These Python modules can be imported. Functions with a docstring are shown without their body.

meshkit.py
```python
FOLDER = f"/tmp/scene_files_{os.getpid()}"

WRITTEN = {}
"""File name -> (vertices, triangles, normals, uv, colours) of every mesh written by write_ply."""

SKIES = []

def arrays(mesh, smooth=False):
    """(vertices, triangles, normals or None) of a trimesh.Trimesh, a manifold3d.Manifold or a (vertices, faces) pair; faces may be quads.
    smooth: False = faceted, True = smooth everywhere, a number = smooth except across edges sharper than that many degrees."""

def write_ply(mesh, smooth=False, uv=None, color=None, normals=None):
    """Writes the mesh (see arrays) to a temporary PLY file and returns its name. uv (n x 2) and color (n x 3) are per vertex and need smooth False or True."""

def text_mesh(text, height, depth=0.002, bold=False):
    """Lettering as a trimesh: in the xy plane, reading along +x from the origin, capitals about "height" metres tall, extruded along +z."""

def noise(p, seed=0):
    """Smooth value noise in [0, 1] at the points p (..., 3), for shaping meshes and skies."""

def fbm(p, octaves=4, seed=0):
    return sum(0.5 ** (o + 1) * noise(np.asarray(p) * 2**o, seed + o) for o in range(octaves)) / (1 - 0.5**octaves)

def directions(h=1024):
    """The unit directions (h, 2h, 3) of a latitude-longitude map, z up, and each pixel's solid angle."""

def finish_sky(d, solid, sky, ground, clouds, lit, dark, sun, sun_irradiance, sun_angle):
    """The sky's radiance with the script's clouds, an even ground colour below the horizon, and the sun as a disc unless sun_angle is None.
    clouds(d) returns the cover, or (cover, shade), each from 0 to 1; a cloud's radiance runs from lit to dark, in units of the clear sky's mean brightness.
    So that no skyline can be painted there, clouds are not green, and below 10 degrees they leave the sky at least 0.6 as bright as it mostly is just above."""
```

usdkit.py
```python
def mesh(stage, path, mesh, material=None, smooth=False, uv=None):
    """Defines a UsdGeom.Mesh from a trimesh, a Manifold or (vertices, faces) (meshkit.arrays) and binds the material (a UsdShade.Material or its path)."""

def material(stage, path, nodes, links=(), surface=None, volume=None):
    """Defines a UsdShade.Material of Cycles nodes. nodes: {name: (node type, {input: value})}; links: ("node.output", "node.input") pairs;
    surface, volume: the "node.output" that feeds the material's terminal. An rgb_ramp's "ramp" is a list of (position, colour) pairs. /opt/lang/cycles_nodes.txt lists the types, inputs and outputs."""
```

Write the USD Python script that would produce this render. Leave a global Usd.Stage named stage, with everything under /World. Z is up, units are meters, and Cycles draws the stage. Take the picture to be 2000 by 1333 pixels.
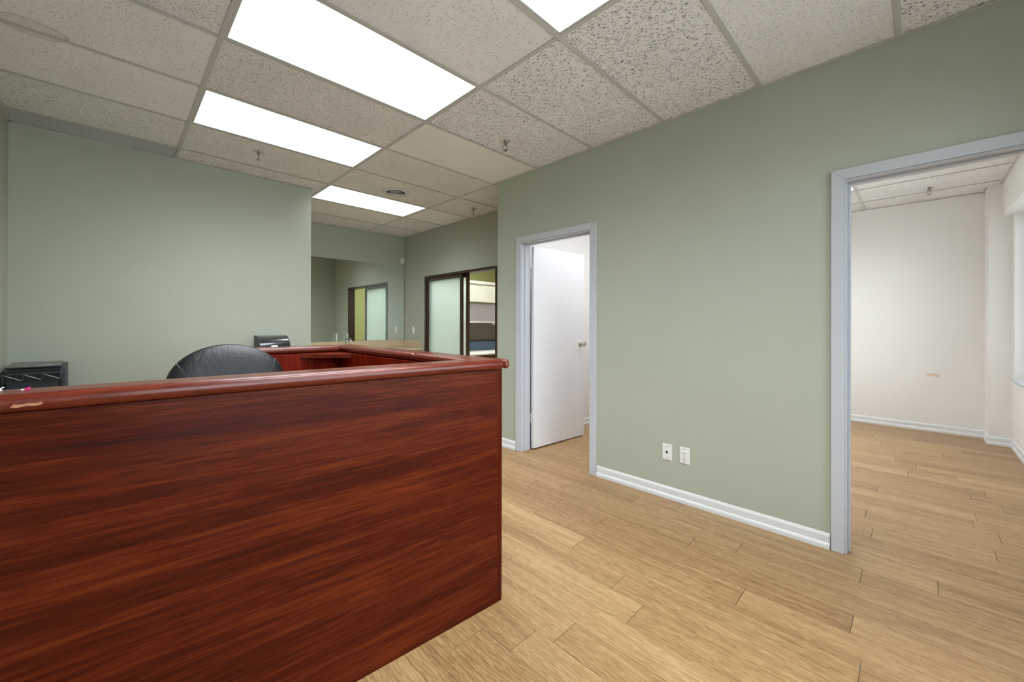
import math, random
import numpy as np
import trimesh
import manifold3d as m3
from shapely.geometry import Polygon, Point
from shapely.ops import unary_union
import meshkit, usdkit
from pxr import Usd, UsdGeom, UsdLux, UsdShade, Gf, Sdf, Vt

random.seed(7)
rng = np.random.default_rng(7)
stage = Usd.Stage.CreateInMemory()
UsdGeom.SetStageUpAxis(stage, "Z")
UsdGeom.SetStageMetersPerUnit(stage, 1.0)
UsdGeom.Xform.Define(stage, "/World")
UsdGeom.Scope.Define(stage, "/World/Looks")

# ------------------------------------------------------------------ camera, sky, exposure
F_PX, YAW, CX, CY, ROLL, PITCH = 782.168, 0.788986, -3.035, 632.416, 0.001728, 0.001199
EYE = np.array([0.0, 0.0, 1.2496])
EXPOSURE = 0.68
SKY_COLOR, SKY_STRENGTH = (0.84, 0.92, 1.0), 1.4
LAMP_STRENGTH = 14.0
LAMP_COLOR = (0.93, 0.985, 1.03)

cam = UsdGeom.Camera.Define(stage, "/World/camera")
d0 = np.array([math.cos(YAW), math.sin(YAW), 0]); r0 = np.array([math.sin(YAW), -math.cos(YAW), 0]); u0 = np.array([0, 0, 1.0])
d1 = d0 * math.cos(PITCH) + u0 * math.sin(PITCH); u1 = u0 * math.cos(PITCH) - d0 * math.sin(PITCH)
r1 = r0 * math.cos(ROLL) + u1 * math.sin(ROLL); u2 = u1 * math.cos(ROLL) - r0 * math.sin(ROLL)
cam.AddTransformOp().Set(Gf.Matrix4d(*r1, 0, *u2, 0, *(-d1), 0, *EYE, 1))
cam.CreateHorizontalApertureAttr(36.0)
cam.CreateVerticalApertureAttr(36.0 * 1333 / 2000)
cam.CreateFocalLengthAttr(F_PX / 2000 * 36)
cam.CreateHorizontalApertureOffsetAttr(-CX / 2000 * 36)
cam.CreateVerticalApertureOffsetAttr(-(666.5 - CY) / 2000 * 36)
cam.CreateClippingRangeAttr(Gf.Vec2f(0.02, 1000))
cam.CreateExposureAttr(EXPOSURE)

dome = UsdLux.DomeLight.Define(stage, "/World/sky")
dome.CreateColorAttr(Gf.Vec3f(*SKY_COLOR))
dome.CreateIntensityAttr(SKY_STRENGTH)

# ------------------------------------------------------------------ materials
def lin(r, g, b):
    c = np.array([r, g, b]) / 255.0
    return tuple(np.where(c < 0.04045, c / 12.92, ((c + 0.055) / 1.055) ** 2.4))

M = {}
def mat(name, nodes, links, surface="p.BSDF"):
    M[name] = usdkit.material(stage, f"/World/Looks/{name}", nodes, links, surface=surface)
    return M[name]

def plain(name, color, rough=0.5, metallic=0.0, spec=0.5, noise=0.0, scale=12, bump=0.0, bump_scale=200, coat=0.0):
    nodes = {"p": ("principled_bsdf", {"base_color": color, "roughness": rough, "metallic": metallic, "specular_ior_level": spec, "coat_weight": coat})}
    links = []
    if noise or bump:
        nodes["g"] = ("geometry", {})
    if noise:
        nodes["n"] = ("noise_texture", {"scale": scale, "detail": 4})
        c = np.array(color)
        nodes["r"] = ("rgb_ramp", {"ramp": [(0.3, tuple(c * (1 - noise))), (0.7, tuple(np.minimum(c * (1 + noise), 1)))]})
        links += [("g.position", "n.vector"), ("n.fac", "r.fac"), ("r.color", "p.base_color")]
    if bump:
        nodes["bn"] = ("noise_texture", {"scale": bump_scale, "detail": 3})
        nodes["b"] = ("bump", {"strength": bump, "distance": 0.002})
        links += [("g.position", "bn.vector"), ("bn.fac", "b.height"), ("b.normal", "p.normal")]
    return mat(name, nodes, links)

SAGE = tuple(np.array(lin(181, 186, 170)))
plain("sage_paint", SAGE, 0.42, noise=0.025, scale=1.3, bump=0.06, bump_scale=260, spec=0.4)
plain("white_paint", lin(236, 233, 229), 0.5, noise=0.012, scale=2, bump=0.05, bump_scale=260)
plain("lime_paint", lin(186, 188, 128), 0.5, noise=0.02, scale=2)
plain("trim_paint", lin(200, 203, 210), 0.32, noise=0.01, scale=6)
plain("baseboard_paint", lin(226, 227, 228), 0.34)
plain("door_paint", lin(234, 234, 237), 0.38, noise=0.01, scale=3)
plain("grid_metal", lin(202, 201, 196), 0.4)
plain("deck_grey", lin(120, 118, 112), 0.8)
plain("fixture_white", lin(214, 214, 212), 0.4)
plain("white_plastic", lin(236, 236, 232), 0.3)
plain("cream_laminate", lin(232, 230, 214), 0.4)
plain("dark_slot", lin(18, 18, 20), 0.6)
plain("blue_jack", lin(20, 62, 128), 0.4)
plain("chrome", (0.75, 0.75, 0.76), 0.16, metallic=1.0)
plain("aged_chrome", (0.42, 0.40, 0.36), 0.25, metallic=1.0)
plain("nickel", (0.62, 0.58, 0.53), 0.22, metallic=1.0)
plain("bronze_frame", lin(66, 50, 40), 0.35, noise=0.05, scale=20)
plain("black_plastic", lin(26, 28, 31), 0.38)
plain("black_gloss", lin(30, 33, 36), 0.2, coat=0.4)
plain("charcoal_plastic", lin(58, 61, 66), 0.45)
plain("grey_fabric", lin(158, 150, 150), 0.9, noise=0.05, scale=260)
plain("dark_fabric", lin(120, 113, 108), 0.9, noise=0.05, scale=260)
plain("blue_fabric", lin(104, 122, 156), 0.9, noise=0.05, scale=260)
plain("brown_laminate", lin(104, 82, 62), 0.5)
plain("pink_foil", lin(216, 22, 120), 0.3)
plain("white_paper", lin(240, 238, 236), 0.7)
plain("tan_wear", lin(170, 118, 84), 0.7, noise=0.25, scale=90)
plain("beige_patch", lin(226, 205, 188), 0.7)
plain("paving", lin(190, 190, 186), 0.9, noise=0.1, scale=3)
plain("dark_dust", lin(72, 56, 40), 0.9)
plain("mirror_glass", (0.86, 0.91, 0.87), 0.008, metallic=1.0)
plain("mirror_edge", lin(170, 190, 176), 0.2)
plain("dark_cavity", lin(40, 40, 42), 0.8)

# leather: near-black, slight sheen, creased
mat("black_leather", {
    "g": ("texture_coordinate", {}),
    "mp": ("mapping", {"scale": (34.0, 34.0, 9.0)}),
    "n": ("noise_texture", {"scale": 1.0, "detail": 5, "roughness": 0.65}),
    "n2": ("noise_texture", {"scale": 420.0, "detail": 2}),
    "a": ("math", {"math_type": "multiply_add", "value2": 0.25, "value3": 0.0}),
    "s": ("math", {"math_type": "add"}),
    "b": ("bump", {"strength": 0.5, "distance": 0.006}),
    "r": ("rgb_ramp", {"ramp": [(0.3, lin(10, 11, 13)), (0.7, lin(24, 26, 30))]}),
    "p": ("principled_bsdf", {"roughness": 0.34, "specular_ior_level": 0.42}),
}, [("g.object", "mp.vector"), ("mp.vector", "n.vector"), ("g.object", "n2.vector"), ("n2.fac", "a.value1"), ("a.value", "s.value1"), ("n.fac", "s.value2"),
    ("s.value", "b.height"), ("b.normal", "p.normal"), ("n.fac", "r.fac"), ("r.color", "p.base_color")])

# mahogany laminate; squash = the coordinate scale (long along the grain)
def wood(name, squash, dark, mid, light, rough=0.25, rot=(0, 0, 0), spec=0.45):
    mat(name, {
        "g": ("geometry", {}),
        "mp": ("mapping", {"scale": squash, "rotation": rot}),
        "n": ("noise_texture", {"scale": 1.0, "detail": 5, "roughness": 0.6, "distortion": 0.8}),
        "mp2": ("mapping", {"scale": tuple(np.array(squash) * 6.0), "rotation": rot}),
        "n2": ("noise_texture", {"scale": 1.0, "detail": 4, "roughness": 0.65, "distortion": 0.3}),
        "mp3": ("mapping", {"scale": tuple(np.array(squash) * (14, 14, 22)), "rotation": rot}),
        "n3": ("noise_texture", {"scale": 1.0, "detail": 2}),
        "m": ("math", {"math_type": "multiply_add", "value2": 0.55}),
        "h": ("math", {"math_type": "multiply", "value2": 0.45}),
        "m2": ("math", {"math_type": "multiply_add", "value2": 0.22}),
        "r": ("rgb_ramp", {"ramp": [(0.40, dark), (0.58, mid), (0.78, light)]}),
        "b": ("bump", {"strength": 0.05, "distance": 0.0006}),
        "p": ("principled_bsdf", {"roughness": rough, "specular_ior_level": spec}),
    }, [("g.position", "mp.vector"), ("mp.vector", "n.vector"), ("g.position", "mp2.vector"), ("mp2.vector", "n2.vector"), ("g.position", "mp3.vector"), ("mp3.vector", "n3.vector"),
        ("n.fac", "m.value1"), ("n2.fac", "h.value1"), ("h.value", "m.value3"), ("n3.fac", "m2.value1"), ("m.value", "m2.value3"), ("m2.value", "r.fac"), ("r.color", "p.base_color"),
        ("n2.fac", "b.height"), ("b.normal", "p.normal")])
DK, MD, LT = lin(36, 9, 3), lin(66, 19, 6), lin(100, 39, 15)
wood("mahogany_panel", (0.75, 0.75, 15.0), DK, MD, LT, rough=0.32, spec=0.10)
wood("mahogany_upright", (16.0, 16.0, 0.8), lin(62, 10, 4), lin(108, 24, 9), lin(136, 44, 20), spec=0.15)
wood("mahogany_edge", (16.0, 16.0, 0.8), lin(44, 10, 4), lin(66, 18, 7), lin(84, 28, 12), spec=0.12)
wood("mahogany_rail_x", (1.2, 14.0, 14.0), lin(58, 14, 6), lin(92, 28, 13), lin(118, 46, 24), rough=0.26, spec=0.5)
wood("mahogany_rail_y", (14.0, 1.2, 14.0), lin(58, 14, 6), lin(92, 28, 13), lin(118, 46, 24), rough=0.26, spec=0.5)

# granite laminate of the sink counter
mat("speckled_stone", {
    "g": ("geometry", {}), "n": ("noise_texture", {"scale": 130.0, "detail": 4, "roughness": 0.7}),
    "r": ("rgb_ramp", {"ramp": [(0.34, lin(150, 122, 92)), (0.5, lin(214, 192, 160)), (0.7, lin(232, 216, 190))]}),
    "p": ("principled_bsdf", {"roughness": 0.3})}, [("g.position", "n.vector"), ("n.fac", "r.fac"), ("r.color", "p.base_color")])

# ceiling tile faces
def tile_mat(name, base, kind, stain=None):
    base = np.array(base)
    nodes = {"g": ("geometry", {}), "p": ("principled_bsdf", {"roughness": 0.95, "specular_ior_level": 0.1}),
             "soft": ("noise_texture", {"scale": 3.0, "detail": 3}),
             "grain": ("noise_texture", {"scale": 300.0, "detail": 2}),
             "rs": ("rgb_ramp", {"ramp": [(0.3, tuple(base * 0.96)), (0.7, tuple(np.minimum(base * 1.03, 1)))]}),
             "dark": ("mix", {"mix_type": "mix", "color2": tuple(base * 0.10)}),
             "b": ("bump", {"strength": 0.5, "distance": 0.003, "invert": True})}
    links = [("g.position", "soft.vector"), ("g.position", "grain.vector"), ("soft.fac", "rs.fac"), ("dark.color", "p.base_color"), ("b.normal", "p.normal")]
    top = "rs.color"
    if stain:
        (sx, sy, a, bb, w) = stain
        nodes.update({"sm": ("mapping", {"location": (-sx / a, -sy / bb, 0), "scale": (1 / a, 1 / bb, 0.0)}),
                      "sn": ("noise_texture", {"scale": 5.0, "detail": 3}),
                      "sl": ("vector_math", {"math_type": "length"}),
                      "sa": ("math", {"math_type": "multiply_add", "value2": 0.45}),
                      "sr": ("rgb_ramp", {"ramp": [(0.0, (0.10,) * 3), (0.80, (0.22,) * 3), (0.93, (0.30,) * 3), (0.955, (0.9,) * 3), (0.975, (0.9,) * 3), (1.0, (0.0,) * 3)]}),
                      "smix": ("mix", {"mix_type": "mix", "color2": tuple(base * (0.62, 0.50, 0.36))})})
        links += [("g.position", "sm.vector"), ("g.position", "sn.vector"), ("sm.vector", "sl.vector1"), ("sn.fac", "sa.value1"), ("sl.value", "sa.value3"),
                  ("sa.value", "sr.fac"), ("rs.color", "smix.color1"), ("sr.color", "smix.fac")]
        top = "smix.color"
    if kind == "fissured":
        nodes.update({"mp": ("mapping", {"scale": (180.0, 68.0, 1.0), "rotation": (0, 0, 0.12)}), "n": ("noise_texture", {"scale": 1.0, "detail": 3, "roughness": 0.55, "distortion": 0.6}),
                      "rr": ("rgb_ramp", {"ramp": [(0.582, (0, 0, 0)), (0.612, (0.95,) * 3)]})})
        links += [("g.position", "mp.vector"), ("mp.vector", "n.vector"), ("n.fac", "rr.fac")]
    elif kind == "worm":
        nodes.update({"mp": ("mapping", {"scale": (150.0, 118.0, 1.0), "rotation": (0, 0, -0.6)}), "n": ("noise_texture", {"scale": 1.0, "detail": 3, "roughness": 0.6, "distortion": 1.6}),
                      "rr": ("rgb_ramp", {"ramp": [(0.582, (0, 0, 0)), (0.612, (0.95,) * 3)]})})
        links += [("g.position", "mp.vector"), ("mp.vector", "n.vector"), ("n.fac", "rr.fac")]
    else:
        sc = {"pinhole": 112.0, "fine": 170.0}[kind]
        nodes.update({"mp": ("mapping", {"scale": (1, 1, 0.0)}), "n": ("voronoi_texture", {"scale": sc, "randomness": 1.0}), "sp": ("separate_color", {}),
                      "rr0": ("rgb_ramp", {"ramp": [(0.19, (1.0,) * 3), (0.28, (0, 0, 0))]}), "pick": ("rgb_ramp", {"ramp": [(0.45, (0, 0, 0)), (0.5, (0.8 if kind == "pinhole" else 0.4,) * 3)]}),
                      "rr": ("mix", {"mix_type": "multiply", "fac": 1.0})})
        links += [("g.position", "mp.vector"), ("mp.vector", "n.vector"), ("n.distance", "rr0.fac"), ("n.color", "sp.color"), ("sp.r", "pick.fac"), ("rr0.color", "rr.color1"), ("pick.color", "rr.color2")]
    links += [(top, "dark.color1"), ("rr.color", "dark.fac"), ("rr.color", "b.height")]
    mat(name, nodes, links)
TB = lin(247, 246, 246)
tile_mat("tile_fissured", TB, "fissured")
tile_mat("tile_worm", lin(245, 244, 243), "worm")
tile_mat("tile_pinhole", lin(246, 245, 245), "pinhole")
tile_mat("tile_fine", lin(245, 244, 240), "fine")
tile_mat("tile_stained", lin(247, 246, 245), "pinhole", stain=(-0.285, 3.085, 0.155, 0.105, 0.02))
tile_mat("tile_office", lin(242, 239, 236), "worm")

# floor planks: tone and offset come from each plank's own primvars
mat("oak_plank", {
    "g": ("geometry", {}), "at": ("attribute", {"attribute": "seed"}), "tone": ("attribute", {"attribute": "tone"}),
    "off": ("vector_math", {"math_type": "add"}),
    "mp": ("mapping", {"scale": (34.0, 1.3, 1.0)}), "n": ("noise_texture", {"scale": 1.0, "detail": 4, "roughness": 0.6, "distortion": 0.5}),
    "mp2": ("mapping", {"scale": (330.0, 7.0, 1.0)}), "n2": ("noise_texture", {"scale": 1.0, "detail": 3, "roughness": 0.6}),
    "mp3": ("mapping", {"scale": (1.0, 0.10, 1.0)}), "wv": ("wave_texture", {"wave_type": "bands", "bands_direction": "x", "scale": 26.0, "distortion": 11.0, "detail": 2.0, "detail_scale": 4.0, "detail_roughness": 0.5}),
    "m1": ("math", {"math_type": "multiply_add", "value2": 0.55}), "m1b": ("math", {"math_type": "multiply", "value2": 0.30}),
    "m2": ("math", {"math_type": "multiply_add", "value2": 0.20}),
    "m3": ("math", {"math_type": "add"}),
    "r": ("rgb_ramp", {"ramp": [(0.22, lin(104, 75, 43)), (0.50, lin(154, 120, 80)), (0.78, lin(186, 155, 113))]}),
    "b": ("bump", {"strength": 0.12, "distance": 0.0008}),
    "p": ("principled_bsdf", {"roughness": 0.38, "specular_ior_level": 0.4}),
}, [("g.position", "off.vector1"), ("at.vector", "off.vector2"), ("off.vector", "mp.vector"), ("off.vector", "mp2.vector"), ("off.vector", "mp3.vector"),
    ("mp.vector", "n.vector"), ("mp2.vector", "n2.vector"), ("mp3.vector", "wv.vector"),
    ("n2.fac", "m1b.value1"), ("n.fac", "m1.value1"), ("m1b.value", "m1.value3"), ("wv.fac", "m2.value1"), ("m1.value", "m2.value3"), ("m2.value", "m3.value1"), ("tone.fac", "m3.value2"),
    ("m3.value", "r.fac"), ("r.color", "p.base_color"), ("n2.fac", "b.height"), ("b.normal", "p.normal")])

# prismatic lens: like a real troffer's, its luminance falls off towards the horizontal
def lens(name, color, strength):
    mat(name, {"g": ("geometry", {}), "d": ("vector_math", {"math_type": "dot_product"}), "a": ("math", {"math_type": "absolute"}),
               "pw": ("math", {"math_type": "power", "value2": 2.0}), "s": ("math", {"math_type": "multiply", "value2": strength}), "e": ("emission", {"color": color})},
        [("g.incoming", "d.vector1"), ("g.normal", "d.vector2"), ("d.value", "a.value1"), ("a.value", "pw.value1"), ("pw.value", "s.value1"), ("s.value", "e.strength")], surface="e.emission")
lens("lamp_lens", LAMP_COLOR, LAMP_STRENGTH)
lens("office_lens", (0.93, 0.975, 1.02), LAMP_STRENGTH * 0.86)
lens("near_office_lens", (0.93, 0.975, 1.02), LAMP_STRENGTH * 0.52)
lens("cubicle_lens", (0.94, 0.98, 1.02), LAMP_STRENGTH * 0.85)
mat("frosted_glass", {
    "t": ("translucent_bsdf", {"color": lin(246, 252, 249)}), "p": ("principled_bsdf", {"base_color": lin(240, 250, 245), "transmission_weight": 1.0, "roughness": 0.55, "ior": 1.2}), "m": ("mix_closure", {"fac": 0.6})},
    [("t.BSDF", "m.closure1"), ("p.BSDF", "m.closure2")], surface="m.closure")
mat("window_glass", {
    "t": ("transparent_bsdf", {"color": (0.93, 0.96, 0.95)}), "gl": ("glossy_bsdf", {"color": (1, 1, 1), "roughness": 0.0}), "fr": ("fresnel", {"IOR": 1.5}), "m": ("mix_closure", {})},
    [("fr.fac", "m.fac"), ("t.BSDF", "m.closure1"), ("gl.BSDF", "m.closure2")], surface="m.closure")

# ------------------------------------------------------------------ prim helpers
used = {}
def numbered(parent, name):
    k = used.get((parent, name), 0); used[(parent, name)] = k + 1
    return name if k == 0 else f"{name}_{k:03d}"

def tag(p, label=None, cat=None, group=None, kind=None):
    p = p.GetPrim() if hasattr(p, "GetPrim") else p
    for k, v in (("label", label), ("category", cat), ("group", group), ("kind", kind)):
        if v:
            p.SetCustomDataByKey(k, v)
    return p

def thing(name, label, cat, loc=(0, 0, 0), rotz=0.0, group=None, kind=None):
    path = "/World/" + numbered("/World", name)
    x = UsdGeom.Xform.Define(stage, path)
    x.AddTranslateOp().Set(Gf.Vec3d(*map(float, loc)))
    x.AddRotateZOp().Set(float(rotz))
    return tag(x, label, cat, group, kind)

def obj(name, mesh, material, parent=None, smooth=False, label=None, cat=None, group=None, kind=None):
    base = str(parent.GetPath()) if parent else "/World"
    m = usdkit.mesh(stage, base + "/" + numbered(base, name), mesh, M[material], smooth)
    return tag(m, label, cat, group, kind)

def dup(root, loc, rotz, label, group=None):
    was = root.GetCustomData()
    r = thing(root.GetName(), label, was["category"], loc, rotz, group or was.get("group"))
    r.GetReferences().AddInternalReference(root.GetPath())
    r.SetInstanceable(True)
    return r

# ------------------------------------------------------------------ mesh helpers
def cat(*ms):
    out = []
    for m in ms:
        if isinstance(m, (list, tuple)):
            out += list(m)
        else:
            out.append(m)
    return trimesh.util.concatenate(out)

def box(x0, x1, y0, y1, z0, z1):
    x0, x1 = sorted((x0, x1)); y0, y1 = sorted((y0, y1)); z0, z1 = sorted((z0, z1))
    b = trimesh.creation.box((x1 - x0, y1 - y0, z1 - z0))
    b.apply_translation(((x0 + x1) / 2, (y0 + y1) / 2, (z0 + z1) / 2))
    return b

def tm(man):
    m = man.to_mesh()
    return trimesh.Trimesh(np.array(m.vert_properties[:, :3]), np.array(m.tri_verts), process=False)

def hull(points):
    return tm(m3.Manifold.hull_points(np.asarray(points, float)))

def bev(x0, x1, y0, y1, z0, z1, b=0.002):
    pts = []
    for sx, X in ((1, x0), (-1, x1)):
        for sy, Y in ((1, y0), (-1, y1)):
            for sz, Z in ((1, z0), (-1, z1)):
                pts += [(X, Y + sy * b, Z + sz * b), (X + sx * b, Y, Z + sz * b), (X + sx * b, Y + sy * b, Z)]
    return hull(pts)

def rounded(corners, z0, z1, r, n=10):
    """Hull of balls at a convex footprint's corners: a slab with a full round edge."""
    s = trimesh.creation.icosphere(subdivisions=2, radius=r).vertices
    c = np.array(corners, float); mid = c.mean(0)
    pts = []
    for i, p in enumerate(c):
        a = c[i - 1] - p; b = c[(i + 1) % len(c)] - p
        a /= np.linalg.norm(a); b /= np.linalg.norm(b)
        sin = abs(a[0] * b[1] - a[1] * b[0])
        q = p + (a + b) * r / max(sin, 0.2)
        for z in (z0 + r, z1 - r):
            pts.append(s + (q[0], q[1], z))
    return hull(np.vstack(pts))

def rbox(x0, x1, y0, y1, z0, z1, r):
    s = trimesh.creation.icosphere(subdivisions=2, radius=r).vertices
    return hull(np.vstack([s + (x, y, z) for x in (x0 + r, x1 - r) for y in (y0 + r, y1 - r) for z in (z0 + r, z1 - r)]))

def cyl(p0, p1, r, n=24, r2=None):
    p0, p1 = np.array(p0, float), np.array(p1, float)
    a = p1 - p0; L = np.linalg.norm(a); a /= L
    u = np.cross(a, (0, 0, 1.0) if abs(a[2]) < 0.9 else (1.0, 0, 0)); u /= np.linalg.norm(u); v = np.cross(a, u)
    t = np.arange(n) * 2 * np.pi / n
    ring = np.cos(t)[:, None] * u + np.sin(t)[:, None] * v
    return hull(np.vstack([p0 + r * ring, p1 + (r if r2 is None else r2) * ring]))

def tube(path, r, n=10):
    path = [np.array(p, float) for p in path]
    return cat([cyl(a, b, r, n) for a, b in zip(path[:-1], path[1:])] + [trimesh.creation.icosphere(1, r).apply_translation(p) for p in path[1:-1]])

def lathe(profile, n=32, center=(0, 0, 0)):
    m = trimesh.creation.revolve(np.array(profile, float), sections=n)
    m.apply_translation(center)
    return m

def torus(R, r, n=32, k=10, center=(0, 0, 0)):
    t = np.arange(k + 1) * 2 * np.pi / k
    return lathe(np.c_[R + r * np.cos(t), r * np.sin(t)], n, center)

def extrude(poly, depth):
    return trimesh.creation.extrude_polygon(poly if isinstance(poly, Polygon) else Polygon(poly), depth, engine="earcut")

def prism(profile, p0, p1, up=(0, 0, 1)):
    """Convex or concave 2-D profile (a outwards, z up) swept straight from p0 to p1; a points to the left of the direction."""
    p0, p1 = np.array(p0, float), np.array(p1, float)
    d = p1 - p0; L = np.linalg.norm(d); d /= L
    a = np.cross(up, d)
    m = extrude(profile, L)
    m.apply_transform(np.r_[np.c_[a, up, d, p0], [[0, 0, 0, 1]]])
    if np.linalg.det(np.c_[a, up, d]) < 0:
        m.invert()
    return m

def frame_wall(axis, at0, at1, a0, a1, z0, z1, holes):
    """Wall slab: normal along axis ('x' or 'y') between at0 and at1; spans a0..a1; holes = (a0, a1, z0, z1)."""
    cuts = sorted({a0, a1, *[h[0] for h in holes], *[h[1] for h in holes]})
    cuts = [c for c in cuts if a0 <= c <= a1]
    out = []
    for c0, c1 in zip(cuts[:-1], cuts[1:]):
        zs = [(z0, z1)]
        for h in holes:
            if h[0] <= c0 + 1e-6 and h[1] >= c1 - 1e-6:
                new = []
                for s0, s1 in zs:
                    if h[2] > s0: new.append((s0, min(s1, h[2])))
                    if h[3] < s1: new.append((max(s0, h[3]), s1))
                zs = [z for z in new if z[1] - z[0] > 1e-6]
        for s0, s1 in zs:
            out.append(box(at0, at1, c0, c1, s0, s1) if axis == "x" else box(c0, c1, at0, at1, s0, s1))
    return cat(out)

# ------------------------------------------------------------------ dimensions (metres; the camera stands at x = y = 0)
H = 2.7117
XA, XA2 = 2.834, 2.954            # wall with the two white doors
XB, XB2 = 3.515, 3.635            # alcove wall with the sliding door
XL = -0.540                       # left wall
YC, YC2 = 4.607, 4.727            # wall behind the desk
XC = 1.523                        # its free end
YM = 6.100                        # mirror wall
YF = -0.712                       # front (window) wall
YR0, YR1 = 2.874, 3.042           # wall between near office and alcove
XO = 6.820                        # far wall of the offices
TOP = H + 0.10
T = 0.6096
GY0, R1, R2, R3 = 0.0556, 0.3908, 1.6100, 2.8292
D1 = (1.896, 2.716, 0.0, 2.047)   # near office door opening on the long wall
D2 = (-0.560, 0.272, 0.0, 2.047)  # right hand office doorway
SD = (3.790, 5.470, 0.0, 2.000)   # sliding door

def S(name, label, catg):
    return thing(name, label, catg, kind="structure")

# ------------------------------------------------------------------ walls
w = S("wall_right", "long sage green wall with two white framed doorways", "wall")
obj("green_face", frame_wall("x", XA, XA + 0.06, YF - 0.1, YR1, 0, TOP, [D1, D2]), "sage_paint", w)
obj("office_face", frame_wall("x", XA + 0.06, XA2, YF - 0.1, YR0, 0, TOP, [D1, D2]), "white_paint", w, label="white office side of the wall")
obj("wall_left", box(XL - 0.12, XL, YF - 0.1, YC2, 0, TOP), "sage_paint", label="sage green side wall at the extreme left edge", cat="wall", kind="structure")
obj("wall_back", box(XL, XC, YC, YC2, 0, TOP), "sage_paint", label="broad sage green wall behind the mahogany desk", cat="wall", kind="structure")
obj("wall_alcove_end", box(0.45, XB2, YM, YM + 0.12, 0, TOP), "sage_paint", label="sage green alcove wall that carries the large mirror", cat="wall", kind="structure")
obj("wall_alcove_left", box(0.45, 0.57, YC2, YM, 0, TOP), "sage_paint", label="sage green alcove end wall hidden behind the desk wall", cat="wall", kind="structure")
w = S("wall_alcove_right", "sage green alcove wall with the brown framed sliding door", "wall")
obj("green_face", frame_wall("x", XB, XB + 0.06, YR1, YM, 0, TOP, [SD]), "sage_paint", w)
obj("lime_face", frame_wall("x", XB + 0.06, XB2, YR1, YM, 0, TOP, [SD]), "lime_paint", w, label="lime green room side of the wall")
w = S("wall_return", "short sage green return wall beside the alcove, seen in the mirror", "wall")
obj("green_face", box(XA + 0.06, XB2, YR1 - 0.06, YR1, 0, TOP), "sage_paint", w)
obj("white_face", box(XA2, XO, YR0, YR0 + 0.05, 0, TOP), "white_paint", w, label="white side of the wall, in the near office")
obj("lime_face", box(XB2, 7.0, YR1 - 0.06, YR1, 0, TOP), "lime_paint", w, label="lime green side of the wall, in the cubicle room")
obj("wall_office_far", box(XO, XO + 0.12, YF - 0.1, YR1 - 0.06, 0, TOP), "white_paint", label="white far wall of the right hand office", cat="wall", kind="structure")
obj("wall_office_divider", box(XA2, XO, 1.70, 1.80, 0, TOP), "white_paint", label="white dividing wall between the two offices", cat="wall", kind="structure")
obj("wall_cubicle_back", box(XB2, 7.0, YM, YM + 0.12, 0, TOP), "lime_paint", label="lime green back wall above the cubicle cabinets", cat="wall", kind="structure")
obj("wall_cubicle_far", box(7.0, 7.12, YR1 - 0.06, YM + 0.12, 0, TOP), "lime_paint", label="lime green far side wall of the cubicle room", cat="wall", kind="structure")

WIN1 = (3.60, 6.40, 0.705, 2.370)
WIN2 = (-0.30, 2.50, 0.25, 2.45)
w = S("wall_front", "front wall with the windows, behind the camera and at the far right", "wall")
obj("white_face", frame_wall("y", YF - 0.20, YF, XA2, XO + 0.12, 0, TOP, [WIN1]), "white_paint", w)
obj("green_face", frame_wall("y", YF - 0.20, YF, XL - 0.12, XA, 0, TOP, [WIN2]), "sage_paint", w)
obj("bulkhead", box(XA2, 6.60, YF, -0.648, 2.365, TOP), "white_paint", w)
obj("corner_pilaster", box(6.515, XO, YF, -0.553, 0, TOP), "white_paint", w)

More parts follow.
